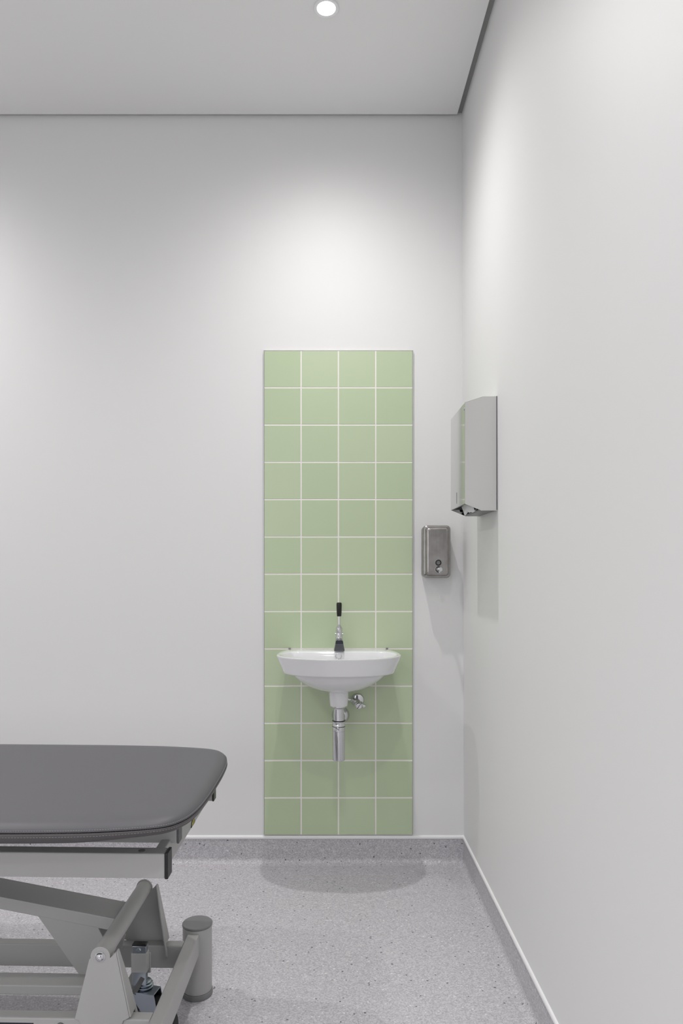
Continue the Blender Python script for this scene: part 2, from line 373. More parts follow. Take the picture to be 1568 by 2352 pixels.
rings = [
    plan(.030, .215, .022, .175, .135, .7345), plan(.045, .225, .036, .175, .120, .7375), plan(.076, .245, .066, .175, .10, .7435),
    plan(.110, .270, .098, .178, .075, .7545), plan(.140, .292, .128, .182, .050, .7705), plan(.162, .308, .150, .186, .03, .7875),
    plan(.176, .318, .165, .19, .015, .8025), plan(.182, .322, .170, .19, yw, .8125), plan(.186, .325, .172, .19, yw, .8145),
    plan(.2085, .3425, .176, .205, yw, .8135), plan(.2115, .3465, .180, .205, yw, .8155), plan(.2125, .3475, .181, .205, yw, .819),
    plan(.2250, .3545, .192, .206, yw, .848), plan(.2360, .3605, .2025, .206, yw, .8745), plan(.2375, .3618, .2035, .206, yw, .8785),
    plan(.2365, .3610, .203, .206, yw, .8808), plan(.2335, .3580, .201, .206, yw + .002, .8815),
    plan(.2250, .3490, .186, .206, .112, .8812), plan(.2225, .3465, .184, .206, .1145, .8800), plan(.2200, .3440, .182, .206, .117, .8760),
    plan(.2110, .335, .172, .206, .121, .850), plan(.193, .316, .155, .205, .126, .822), plan(.157, .287, .124, .200, .132, .795),
    plan(.105, .250, .080, .190, .142, .776), plan(.050, .215, .036, .180, .150, .766), plan(.020, .192, .016, .175, .158, .764)]
bm = bmesh.new(); loft(bm, rings)
link_bm('bowl', bm, M['ceramic'], basin, smooth=True, autosmooth=50)
TY = -(0.175 - WD)                                    # drain axis
bm = bmesh.new(); lathe(bm, [(0.0375, 0.05), (0.0370, 0.02), (0.0345, -0.012), (0.0335, -0.0145), (0.030, -0.0155), (0.0, -0.0155)], (0, TY, 0), n=48)
link_bm('drain_boss', bm, M['ceramic'], basin, smooth=True, autosmooth=40)
# overflow ring and drain plug
oy = -(0.1205 - WD); oz_ = 0.8625 - BZ
bm = bmesh.new(); lathe(bm, [(0.0095, -0.001), (0.0095, 0.0025), (0.0115, 0.0035), (0.0138, 0.002), (0.0140, -0.004)], (0, oy + .003, oz_), (0, -1, 0.33), n=40, caps=False)
ov = link_bm('overflow_ring', bm, M['chrome'], basin, smooth=True)
bm = bmesh.new(); lathe(bm, [(0.0096, 0.0), (0.0, 0.001)], (0, oy + .003, oz_), (0, -1, 0.33), n=32)
link_bm('overflow_mesh', bm, M['hub'], ov, smooth=True)
bm = bmesh.new(); lathe(bm, [(0.031, 0), (0.031, 0.002), (0.028, 0.004), (0.022, 0.004), (0.022, 0.007), (0.0, 0.009)], (0, TY, 0.764 - BZ), n=40)
link_bm('plug', bm, M['chrome'], basin, smooth=True, autosmooth=40)
for sx in (-1, 1):
    bm = bmesh.new(); box(bm, sx * .199 - .004, sx * .199 + .004, -0.012, 0.0, RIM - BZ - .001, RIM - BZ + .004)
    link_bm('wall_clip', bm, M['cap_mid'], basin, bevel=.001)

# ------------------------------------------------------------------ mixer tap standing on the basin deck
tp = empty('basin_tap', (BXC + .003, D - 0.062, RIM), 0, 'chrome mixer tap with long upright lever and black grip on the washbasin', 'tap')
bm = bmesh.new()
lathe(bm, [(0.0215, 0.0), (0.0225, 0.003), (0.0205, 0.009), (0.0170, 0.03), (0.0145, 0.050), (0.0138, 0.057), (0.0128, 0.059), (0.0128, 0.078), (0.0134, 0.080), (0.0128, 0.083), (0, 0.0835)], n=48)
link_bm('body', bm, M['chrome'], tp, smooth=True, autosmooth=35)
bm = bmesh.new()
def rr3(hw, z0, z1, y, r_): return [Vector((p[0], y, p[1])) for p in rrect(-hw, hw, z0, z1, r_, 5)]
def sp_sec(wb, wt, z0, z1, y, tilt=0.0, y0=0.0):
    ps = [(-wb, z0), (wb, z0), (wb * .985, z0 + (z1 - z0) * .12)]
    for k in range(9):
        a_ = R(90 * k / 8); ps.append((wt - .006 + .006 * math.cos(a_), z1 - .006 + .006 * math.sin(a_)))
    for k in range(9):
        a_ = R(90 + 90 * k / 8); ps.append((-(wt - .006) + .006 * math.cos(a_), z1 - .006 + .006 * math.sin(a_)))
    ps.append((-wb * .985, z0 + (z1 - z0) * .12))
    return [Vector((p[0], y + tilt * (p[1] - z0) / (z1 - z0), p[1])) for p in ps]
loft(bm, [sp_sec(.0130, .0115, .012, .050, .004), sp_sec(.0150, .0120, .010, .0485, -.020), sp_sec(.0175, .0130, .006, .045, -.045, .006), sp_sec(.0207, .0140, .003, .0460, -.066, .004), sp_sec(.0202, .0136, .0036, .0455, -.0675, .004)])
sp_ = link_bm('spout', bm, M['dark_chrome'], tp, smooth=True, autosmooth=32)
bm = bmesh.new(); q_ = [(-.0155, .0320), (.0155, .0320), (.0141, .0425), (.0118, .0446), (-.0118, .0446), (-.0141, .0425)]
def fy(z): return -.0679 + .004 * (z - .0036) / .0419
loft(bm, [[Vector((x, fy(z), z)) for x, z in q_], [Vector((x, fy(z) - .0007, z)) for x, z in q_]])
ins = link_bm('painted_reflection', bm, M['navy'], sp_)  # navy plate standing in for a dark reflection on the spout
bm = bmesh.new(); lathe(bm, [(0.0115, 0), (0.0115, 0.006), (0.010, 0.007), (0, 0.006)], (0, -.050, .007), (0, -0.1, -1), n=32)
link_bm('aerator', bm, M['zinc'], sp_, smooth=True, autosmooth=40)
lv = bmesh.new(); lathe(lv, [(0.0130, 0.0), (0.0134, 0.004), (0.0118, 0.008), (0.0062, 0.016), (0.0050, 0.019), (0.0043, 0.022), (0.0040, 0.065), (0, 0.065)], (0, 0, 0.0830), (0, 0.0, 1), n=40)
lever = link_bm('lever', lv, M['chrome'], tp, smooth=True, autosmooth=40)
gb = bmesh.new(); lathe(gb, [(0.0, 0.136), (0.0084, 0.136), (0.0090, 0.139), (0.0103, 0.158), (0.0108, 0.180), (0.0106, 0.187), (0.0090, 0.191), (0.0, 0.192)], n=40)
link_bm('grip', gb, M['black'], lever, smooth=True, autosmooth=40)
for sx in (-1, 1):
    bm = bmesh.new(); lathe(bm, [(0.0036, 0), (0.0036, 0.0035), (0.0026, 0.0045), (0, 0.0045)], (sx * .0125, 0, .064), (sx, 0, 0), n=20)
    link_bm('side_screw', bm, M['zinc'], tp, smooth=True, autosmooth=40)

# ------------------------------------------------------------------ bottle trap under the basin
tr = empty('bottle_trap', (BXC + .0035 * 0, D - 0.175, RIM - .187 - .0155), 0, 'chrome bottle trap hanging under the washbasin drain', 'drain trap')
zt = lambda z: z - (RIM - .187 - .0155)
bm = bmesh.new(); lathe(bm, [(0.0290, 0.0), (0.0290, -0.003), (0.0255, -0.007), (0.0230, -0.011), (0.0205, -0.011), (0.0205, -0.075), (0, -0.075)], n=48)
link_bm('inlet_pipe', bm, M['chrome'], tr, smooth=True, autosmooth=35)
bm = bmesh.new(); lathe(bm, [(0.0, -0.056), (0.0225, -0.056), (0.0245, -0.057), (0.0245, -0.0605), (0.0240, -0.061), (0.0240, -0.0745), (0.0247, -0.0755), (0.0247, -0.079), (0, -0.079)], n=48)
link_bm('collar_nut', bm, M['chrome'], tr, smooth=True, autosmooth=35)
for z_ in (-0.0575, -0.0785):
    bm = bmesh.new(); lathe(bm, [(0.0225, 0.0017), (0.0250, 0.0013), (0.0250, -0.0013), (0.0225, -0.0017)], (0, 0, z_), n=48, caps=False)
    link_bm('seal_ring', bm, M['black'], tr, smooth=True)
bm = bmesh.new(); lathe(bm, [(0, -0.080), (0.0235, -0.080), (0.0242, -0.083), (0.0242, -0.096), (0.0236, -0.0965), (0.0242, -0.097), (0.0240, -0.205), (0.0232, -0.209), (0.0195, -0.211), (0, -0.211)], n=48)
link_bm('bottle', bm, M['chrome'], tr, smooth=True, autosmooth=35)
ox_, zo = 0.010, -0.070                               # outlet, slightly off to the right
bm = bmesh.new(); tube(bm, [(0.002, 0.02, zo), (0.006, 0.06, zo), (ox_, 0.100, zo), (ox_, 0.168, zo)], 0.016, 28)
outp = link_bm('outlet_pipe', bm, M['chrome'], tr, smooth=True, autosmooth=40)
bm = bmesh.new(); lathe(bm, [(0.017, 0.022), (0.020, 0.022), (0.0300, 0.012), (0.0355, 0.003), (0.0365, 0.0), (0.017, 0.0)], (ox_, 0.1655, zo), (0, -1, 0), n=56, caps=False)
link_bm('rosette', bm, M['chrome'], tr, smooth=True, autosmooth=50)

# ------------------------------------------------------------------ angle valve on the tiles
vx = (821 - CXP) / FPX * (D - .01); vz = HC + (HYP - 1607) / FPX * (D - .01)
av = empty('angle_valve', (vx, D - WD, vz), 0, 'small chrome angle valve on the green tiles right of the bottle trap', 'valve')
bm = bmesh.new(); lathe(bm, [(0.0, 0.0), (0.0265, 0.0), (0.0265, 0.004), (0.0235, 0.010), (0.015, 0.0125), (0, 0.0125)], (0, 0, 0), (0, -1, 0), n=48)
link_bm('rosette', bm, M['chrome'], av, smooth=True, autosmooth=35)
bm = bmesh.new(); lathe(bm, [(0, 0.01), (0.011, 0.01), (0.011, 0.022), (0.0135, 0.024), (0.0135, 0.045), (0.0115, 0.048), (0.0115, 0.054), (0, 0.054)], (0, 0, -0.006), (0, -1, -.12), n=36)
link_bm('body', bm, M['chrome'], av, smooth=True, autosmooth=35)
bm = bmesh.new(); hd = Vector((.80, 0, -.38)).normalized()
lathe(bm, [(0.0, -0.030), (0.0062, -0.030), (0.0068, -0.028), (0.0068, -0.018), (0.0088, -0.017), (0.0088, -0.004), (0.0072, -0.003), (0.0072, 0.004), (0.0058, 0.012), (0.0058, 0.020), (0.0070, 0.021), (0.0070, 0.031), (0.005, 0.033), (0, 0.033)], (0, -.034, -.008), hd, n=8)
link_bm('outlet_stub', bm, M['chrome'], av, smooth=True, autosmooth=30)
bm = bmesh.new(); lathe(bm, [(0, 0.053), (0.0125, 0.053), (0.0130, 0.055), (0.0130, 0.062), (0.011, 0.065), (0, 0.0655)], (0.003, 0, -0.007), (0, -1, -.12), n=36)
hdl = link_bm('handle', bm, M['chrome'], av, smooth=True, autosmooth=35)
bm = bmesh.new(); mt = Matrix.Translation((0.003, -0.0655, -0.0150)) @ Matrix.Rotation(R(-55), 4, 'Y')
box(bm, -.011, .011, -.0006, .0010, -.0009, .0009, mt); link_bm('slot', bm, M['dark'], hdl)
bm = bmesh.new(); tube(bm, [Vector((0, -.034, -.008)) - hd * .028, Vector((-.036, -.036, .007)), Vector((-.047, -.038, .012)), Vector((-.053, -.042, .020))], 0.0055, 16)
link_bm('supply_hose', bm, M['chrome'], av, smooth=True)

# ------------------------------------------------------------------ soap dispenser on the back wall
SX0, SX1, SZ0, SZ1, ST = 0.3757, 0.4865, 1.1715, 1.3835, 0.088
scx, scz = (SX0 + SX1) / 2, SZ0
sd = empty('soap_dispenser', (scx, D, SZ0), 0, 'brushed steel soap dispenser on the back wall below the paper towel dispenser', 'soap dispenser')
def rr_ring(inset, y, r_): return [Vector((p[0], y, p[1])) for p in rrect(SX0 - scx + inset, SX1 - scx - inset, inset, SZ1 - SZ0 - inset, r_, 8)]
bm = bmesh.new(); loft(bm, [rr_ring(0.002, 0, .016), rr_ring(0.002, -.052, .016), rr_ring(.004, -.054, .015)])
link_bm('back_case', bm, M['brushed'], sd, smooth=True, autosmooth=50)
bm = bmesh.new(); loft(bm, [rr_ring(0.0, -.0545, .017), rr_ring(0.0, -.066, .017), rr_ring(.0015, -.0695, .016), rr_ring(.005, -.0715, .0145), rr_ring(.0085, -.0725, .013), rr_ring(.0105, -.0790, .012), rr_ring(.0125, -.0850, .0115), rr_ring(.0165, -.0878, .010), rr_ring(.022, -.088, .008)])
link_bm('front_cover', bm, M['brushed'], sd, smooth=True, autosmooth=50)
bx = (1006.3 - CXP) / FPX * (D - ST) - scx
lz = HC + (HYP - 1292.3) / FPX * (D - ST) - scz
bz = HC + (HYP - 1308) / FPX * (D - ST) - scz
bm = bmesh.new(); lathe(bm, [(0.0, 0), (0.0128, 0), (0.0128, 0.0015), (0.0118, 0.0026), (0.0112, 0.0016), (0, 0.0014)], (bx, -ST + .0002, lz), (0, -1, 0), n=40)
lo_ = link_bm('level_window', bm, M['cap_mid'], sd, smooth=True, autosmooth=35)
bm = bmesh.new(); lathe(bm, [(0.0078, 0), (0.0118, 0), (0.0118, 0.0012), (0.0078, 0.0012), (0.0078, 0)], (bx, -ST - .0016, lz), (0, -1, 0), n=40, caps=False)
link_bm('window_seal', bm, M['black'], lo_)
bm = bmesh.new(); lathe(bm, [(0.0, 0), (0.0130, 0), (0.0130, 0.002), (0.0115, 0.0035), (0.0095, 0.0035), (0.009, 0.001), (0, 0.001)], (bx, -ST + .0002, bz), (0, -1, 0), n=40)
link_bm('button_collar', bm, M['chrome'], sd, smooth=True, autosmooth=35)
bm = bmesh.new(); lathe(bm, [(0.0088, 0), (0.0122, 0), (0.0122, 0.0012), (0.0088, 0.0012), (0.0088, 0)], (bx, -ST - .0030, bz), (0, -1, 0), n=40, caps=False)
link_bm('button_seal', bm, M['black'], sd)
bm = bmesh.new(); lathe(bm, [(0, 0), (0.0058, 0), (0.0058, 0.028), (0.0088, 0.030), (0.0096, 0.033), (0.0090, 0.037), (0.0060, 0.039), (0, 0.0385)], (bx + .0008, -ST - .001, bz), (0.03, -1, 0), n=36)
bt = link_bm('push_button', bm, M['chrome'], sd, smooth=True, autosmooth=35)
bm = bmesh.new(); tube(bm, [(bx + .001, -ST - .024, bz - .002), (bx + .001, -ST - .025, bz - .014)], [0.0042, 0.0030], 20)
link_bm('nozzle', bm, M['chrome'], bt, smooth=True, autosmooth=40)
bm = bmesh.new()
for k in range(22): box(bm, SX0 - scx - .0006, SX0 - scx + .0010, -.064, -.059, .055 + k * .0033, .0565 + k * .0033)
link_bm('side_ribs', bm, M['brushed'], sd)
bm = bmesh.new(); lathe(bm, [(0.0, 0), (0.0022, 0), (0.0022, 0.001), (0, 0.001)], (SX0 - scx + .0085, -.0715, .013), (0, -1, 0), n=20)
link_bm('lock', bm, M['dark'], sd)

# ------------------------------------------------------------------ paper towel dispenser on the right wall
TY0, TY1 = 2.344, 2.612
txw = xr(1.45)
pt = empty('paper_towel_dispenser', (txw, (TY0 + TY1) / 2, 1.40), 0, 'tall satin steel paper towel dispenser on the right wall', 'paper towel dispenser')
hl = (TY1 - TY0) / 2
def PZ(px, py, d=TY0): return HC + (HYP - py) / FPX * d - 1.40
def PXn(px, d=TY0): return (px - CXP) / FPX * d - txw
zt_, zb_, zf, zfb, zmb = PZ(0, 910.5), PZ(0, 1172.5), PZ(0, 924.5), PZ(0, 1157), PZ(0, 1172.5)
xf, xc, xm = PXn(1067), PXn(1109), PXn(1105)
prof = [(0.0, zt_), (xc, zt_), (xf, zf), (xf, zfb), (xm, zmb), (0.0, zb_)]
t_ = 0.0012
bm = bmesh.new()
for y_ in (-hl, hl - t_): prism(bm, prof, 'y', y_, y_ + t_)        # side plates
def strip(a, b, y0=-hl, y1=hl, th=t_):
    a = Vector((a[0], 0, a[1])); b = Vector((b[0], 0, b[1])); d_ = (b - a).normalized(); n_ = Vector((-d_.z, 0, d_.x)) * th
    q = [a, b, b + n_, a + n_]
    prism(bm, [(p.x, p.z) for p in q], 'y', y0, y1)
strip(prof[0], prof[1]); strip(prof[1], prof[2]); strip(prof[2], prof[3])
body = link_bm('cover', bm, M['panelmetal'], pt, bevel=.0005)
bm = bmesh.new(); box(bm, -.004, -.001, -hl - .0005, hl, zb_ + .002, zt_ + .001); link_bm('back_plate', bm, M['cap_grey'], pt)
# base plate: front lip, rear tray and the slot between them
bm = bmesh.new()
q0 = Vector((xf + .001, 0, zfb)); q1 = Vector((xm, 0, zmb + .001)); dq = q1 - q0
def bp_(s0, s1, y0, y1):
    a = q0 + dq * s0; b = q0 + dq * s1
    prism(bm, [(a.x, a.z), (b.x, b.z), (b.x, b.z + .0012), (a.x, a.z + .0012)], 'y', y0, y1)
bp_(0.0, 0.06, -hl + .001, hl - .001); bp_(0.9, 1.0, -hl + .001, hl - .001)
prism(bm, [(xm, zmb + .0005), (0 - .004, zb_ + .0005), (-.004, zb_ + .002), (xm, zmb + .002)], 'y', -hl + .001, hl - .001)
link_bm('base_tray', bm, M['tray'], pt)
bm = bmesh.new(); box(bm, xf + .002, -.005, -hl + .002, hl - .002, zfb + .060, zfb + .062); box(bm, xf + .002, -.005, -hl + .0016, -hl + .0026, zfb + .002, zfb + .06)
box(bm, xf + .0016, xf + .0026, -hl + .002, hl - .002, zfb + .002, zfb + .06); box(bm, xf + .002, -.005, hl - .0026, hl - .0016, zfb + .002, zfb + .06)
link_bm('inner_shade', bm, M['cap_grey'], pt)  # dark sheets added for the shade inside the opening
bm = bmesh.new(); prism(bm, [(xf + .006, zfb + .064), (-.006, zfb + .064), (-.006, zfb + .25), (xf + .006, zfb + .25)], 'y', -hl + .01, hl - .01)
pk = link_bm('towel_stack', bm, M['paper'], pt)
bm = bmesh.new(); box(bm, xf - .0006, xf + .0002, .0115, .0150, .035, .073)
link_bm('level_slot', bm, M['cap_grey'], pt)
bm = bmesh.new(); lathe(bm, [(0, 0), (0.0045, 0), (0.0045, .0012), (0, .0014)], (xf, -hl + .014, zf - .018), (-1, 0, 0), n=24); link_bm('lock', bm, M['zinc'], pt, smooth=True, autosmooth=40)
# loose end of a paper towel drawn through the slot
tw = empty('paper_towel', (txw, (TY0 + TY1) / 2, 1.40), 0, 'loose end of a white paper towel hanging from the steel dispenser', 'paper towel')
bm = bmesh.new(); nu, nv = 24, 24; g = []
for i in range(nu + 1):                               # u: from the rear edge of the slot towards the front
    u_ = i / nu; row = []
    for j in range(nv + 1):                           # v: along the slot
        v_ = j / nv
        reach = .030 * (0.55 + 0.45 * math.sin(math.pi * min(1, v_ * 1.15)) + .10 * math.sin(v_ * 9))
        x_ = xm - .003 - reach * u_
        y_ = -hl + .045 + (hl * 2 - .075) * v_
        z_ = zmb + .020 - .020 * math.sin(math.pi * min(1, u_ * 1.1)) * (.6 + .4 * math.sin(v_ * 4 + 1)) + .012 * max(0, u_ - .7) / .3 + .0015 * math.sin(v_ * 25 + u_ * 4)
        # the middle droops out of the slot as a short tongue
        dr = max(0, 1 - ((v_ - .80) / .16) ** 2) * math.sin(math.pi * u_)
        z_ -= .016 * dr
        row.append(bm.verts.new((x_, y_, z_)))
    g.append(row)
for i in range(nu):
    for j in range(nv): bm.faces.new((g[i][j], g[i][j + 1], g[i + 1][j + 1], g[i + 1][j]))
o = link_bm('sheet', bm, M['paper'], tw, smooth=True); sm = o.modifiers.new('solid', 'SOLIDIFY'); sm.thickness = .0006

# ------------------------------------------------------------------ treatment couch
BX, BY, TH = -0.275, 1.775, R(1.5)
sT, cT = math.sin(TH), math.cos(TH)
bed = empty('treatment_couch', (BX, BY, 0), -TH, 'grey upholstered height-adjustable treatment couch with pale grey steel frame', 'treatment couch')
def L(px, py, v):
    """couch-local (u, z) of the photo's point on the vertical plane at couch depth v"""
    k = (px - CXP) / FPX; Y = (v + BX * sT + BY * cT) / (k * sT + cT); X = k * Y
    return ((X - BX) * cT - (Y - BY) * sT, HC - (py - HYP) / FPX * Y)
ULEFT = -1.95
# cushion outline: distance from the rounded end, half width
HW = [(0.0, 0.0), (0.0, .05), (.001, .10), (.004, .16), (.010, .210), (.022, .253), (.045, .287), (.085, .306), (.17, .3235), (.25, .332), (.40, .338), (.70, .340)]
def catmull(P, n=8):
    out = []
    for i in range(len(P) - 1):
        p0 = P[max(i - 1, 0)]; p1 = P[i]; p2 = P[i + 1]; p3 = P[min(i + 2, len(P) - 1)]
        for k in range(n):
            t = k / n
            out.append(tuple(0.5 * ((2 * p1[a]) + (-p0[a] + p2[a]) * t + (2 * p0[a] - 5 * p1[a] + 4 * p2[a] - p3[a]) * t * t + (-p0[a] + 3 * p1[a] - 3 * p2[a] + p3[a]) * t ** 3) for a in (0, 1)))
    out.append(P[-1]); return out
half = catmull(HW)[1:]
VC = -0.013
right = [Vector((-a, VC - w_, 0)) for a, w_ in reversed(half)] + [Vector((0, VC, 0))] + [Vector((-a, VC + w_, 0)) for a, w_ in half]
left = [Vector((ULEFT + .02, VC + .335, 0)), Vector((ULEFT, VC + .30, 0)), Vector((ULEFT, VC - .30, 0)), Vector((ULEFT + .02, VC - .335, 0))]
OUT = right + left
def inset(pts, d_):
    n_ = len(pts); res = []
    for i, p in enumerate(pts):
        t = (pts[(i + 1) % n_] - pts[i - 1]).normalized(); nrm = Vector((-t.y, t.x, 0)); res.append(p + nrm * d_)
    return res
ZS = 0.680
CP = [(.030, -.026), (.016, -.0250), (.009, -.0225), (.004, -.018), (.0010, -.011), (.0000, -.006), (.0006, -.0018), (.0030, -.0004), (.0030, .0004), (.0004, .0018), (.0014, .0050), (.0048, .0095), (.011, .0135), (.020, .0165), (.032, .0185), (.046, .0197), (.062, .0203)]
bm = bmesh.new(); mi = []
def taper(u_):                                        # underside lifts towards the rounded end
    t = min(1, max(0, (-u_ - .05) / .20)); return .68 + .32 * t * t * (3 - 2 * t)
rings = [[p + Vector((0, 0, ZS + (dz * taper(p.x) if dz < 0 else dz))) for p in inset(OUT, d_)] for d_, dz in CP]
V = loft(bm, rings)
bm.normal_update()
nz = len(OUT)
bm.faces.ensure_lookup_table()
for f in bm.faces:
    if f.calc_center_median().z < ZS and len(f.verts) == 4: f.material_index = 1
cush = link_bm('cushion', bm, [M['leather'], M['leather_side']], bed, smooth=True, autosmooth=60)
def along(d_, dz, r_, pitch, dash, name, material, umin=-1.0):
    pts = [p + Vector((0, 0, ZS + (dz * taper(p.x) if dz < 0 else dz))) for p in inset(right, d_)]
    pts = [p for p in pts]
    bm = bmesh.new(); acc = 0.0; nxt = 0.0
    segs_ = []
    for a, b in zip(pts, pts[1:]):
        l_ = (b - a).length; t = nxt - acc
        while t < l_:
            q = a + (b - a) * (t / l_); q2 = q + (b - a).normalized() * dash
            if q.x > umin: segs_.append((q, q2))
            nxt += pitch; t = nxt - acc
        acc += l_
    for q, q2 in segs_: tube(bm, [q, q2], r_, 5)
    return link_bm(name, bm, material, cush)
# straight part further left, for the stitch lines to follow
right = [Vector((ULEFT + .03, VC - .340, 0))] + right + [Vector((ULEFT + .03, VC + .340, 0))]
def fix(pts): return pts
along(.0012, .0052, .00048, .0052, .0034, 'upper_stitching', M['thread'])
along(.0001, -.0075, .00038, .0062, .0040, 'lower_stitching', M['thread'])
along(.0021, .0000, .0011, .0045, .0036, 'seam_piping', M['thread_dark'])

RH = 0.0605
def part_box(name, u0, u1, v0, v1, z0, z1, material=None, bev=.0025, parent=None, label=None):
    bm = bmesh.new(); box(bm, u0, u1, v0, v1, z0, z1)
    o = link_bm(name, bm, material or M['paint'], parent or bed, bevel=bev)
    if label: o['label'] = label
    return o
# cushion rails (under the cushion) with grey end caps
vn = -0.143; z0r = 0.5850
un = L(406, 1930, vn)[0]; unc = L(411, 1930, vn)[0]
rn = part_box('side_rail', ULEFT + .1, un, vn, vn + .030, z0r, .6545)
part_box('end_cap', un, unc, vn - .0005, vn + .0305, z0r - .0005, .6545, M['cap_grey'], .001, rn)
vf = 0.153; uf = L(487, 1830, vf)[0]; ufc = L(491.2, 1830, vf)[0]
rf = part_box('side_rail', ULEFT + .1, uf, vf, vf + .030, z0r, .6545)
part_box('end_cap', uf, ufc, vf - .0005, vf + .0305, z0r - .0005, .6545, M['black'], .001, rf, 'black end cap')
# cross member linking rails and lower beams
um = -0.082
cm = part_box('cross_member', um - .022, um, -.191, .270, .540, .5935, bev=.003)
part_box('cross_member', ULEFT + .30, ULEFT + .322, -.191, .270, .540, .5935, bev=.003)
tri = L(439, 1885, -.05); 
bm = bmesh.new(); vt0 = .01
prism(bm, [(-.021, .5445), (.021, .5445), (0, .572)], 'x', um + .0002, um + .0009)
ws = link_bm('warning_sticker', bm, M['yellow'], cm); ws.location = (0, .088, 0)
bm = bmesh.new()
for a, b in (((-.021, .5445), (0, .572)), ((0, .572), (.021, .5445)), ((.021, .5445), (-.021, .5445)), ((.002, .550), (-.002, .563))):
    a = Vector((um + .0009, *a)); b = Vector((um + .0009, *b)); tube(bm, [a, b], .0010, 6)
link_bm('sticker_outline', bm, M['black'], ws)
# lower beam pair
vb = -0.226; zb0, zb1 = L(200, 2017, vb)[1], L(370, 1961, vb)[1]
ub = L(378, 1990, vb)[0]; ubc = L(385.5, 1990, vb)[0]
bmn = part_box('upper_frame_beam', ULEFT + .15, ub, vb, vb + .036, zb0, zb1, bev=.003)
part_box('end_cap', ub, ubc, vb - .0008, vb + .0368, zb0 - .0008, zb1 + .0012, M['black'], .0015, bmn, 'black end cap')
hu, hz = L(325, 1957, vb + .015)
bm = bmesh.new(); lathe(bm, [(0.007, 0), (0.007, .001), (0, .001)], (hu, vb + .016, zb1 + .0001), n=24); link_bm('hole_plug', bm, M['cap_grey'], bmn)
bmf = part_box('upper_frame_beam', ULEFT + .15, -.14, .262, .298, zb0, zb1, bev=.003)
# base: two long rails, middle flat bar, end cross tube, round feet
ZT, ZB = 0.1885, 0.1275
vr0 = -0.152; vr1 = 0.165
ue = -0.155                                           # inner face of the end tube
e_in = L(419, 2171, .168)[0]
rail_n = part_box('base_rail', ULEFT + .25, e_in, vr0, vr0 + .030, ZB, ZT, bev=.003)
part_box('base_rail', ULEFT + .25, e_in, vr1, vr1 + .030, ZB, ZT, bev=.003)
mb0 = -0.026
part_box('centre_bar', ULEFT + .25, L(205, 2275, mb0)[0], mb0, mb0 + .056, .1645, .1885, bev=.003)
e_out = L(456, 2150, .225)[0]
part_box('end_tube', e_in, e_out, -.262, .232, ZB, ZT, bev=.003)
part_box('end_tube', ULEFT + .22, ULEFT + .255, -.262, .232, ZB, ZT, bev=.003)
def foot(u_, v_, nm='round_foot'):
    bm = bmesh.new(); lathe(bm, [(0.0, 0.016), (0.0405, 0.016), (0.0412, 0.018), (0.0412, 0.196), (0, 0.196)], (u_, v_, 0), n=64)
    f = link_bm(nm, bm, M['paint'], bed, smooth=True, autosmooth=35)
    bm = bmesh.new(); lathe(bm, [(0.0, 0.1962), (0.0420, 0.1962), (0.0427, 0.1975), (0.0427, 0.2005), (0.0410, 0.2025), (0, 0.2030)], (u_, v_, 0), n=64)
    link_bm('top_cap', bm, M['cap_mid'], f, smooth=True, autosmooth=35)
    bm = bmesh.new(); lathe(bm, [(0.0, 0.0), (0.0415, 0.0), (0.0432, 0.002), (0.0432, 0.0135), (0.0418, 0.0155), (0, 0.0158)], (u_, v_, 0), n=64)
    link_bm('rubber_base', bm, M['cap_mid'], f, smooth=True, autosmooth=35)
def W2L(X, Y): return ((X - BX) * cT - (Y - BY) * sT, (X - BX) * sT + (Y - BY) * cT)
fu, fv = W2L(-0.3755, 2.046)
foot(fu, fv); foot(fu, -.262 - .036); foot(ULEFT + .236, fv); foot(ULEFT + .236, -.262 - .036)
# navy sticker and round plug on the front rail
su, sz = L(77, 2349.5, vr0)
bm = bmesh.new(); box(bm, su - .13, su, vr0 - .0006, vr0 + .001, sz - .034, sz); st = link_bm('rating_sticker', bm, M['navy'], rail_n, bevel=.0005)
pu, pz = L(139, 2358, vr0)
bm = bmesh.new(); lathe(bm, [(0, 0), (0.0095, 0), (0.0095, .002), (0.007, .0035), (0, .0038)], (pu, vr0 + .0005, pz), (0, -1, 0), n=28); link_bm('round_plug', bm, M['cap_grey'], rail_n, smooth=True, autosmooth=40)

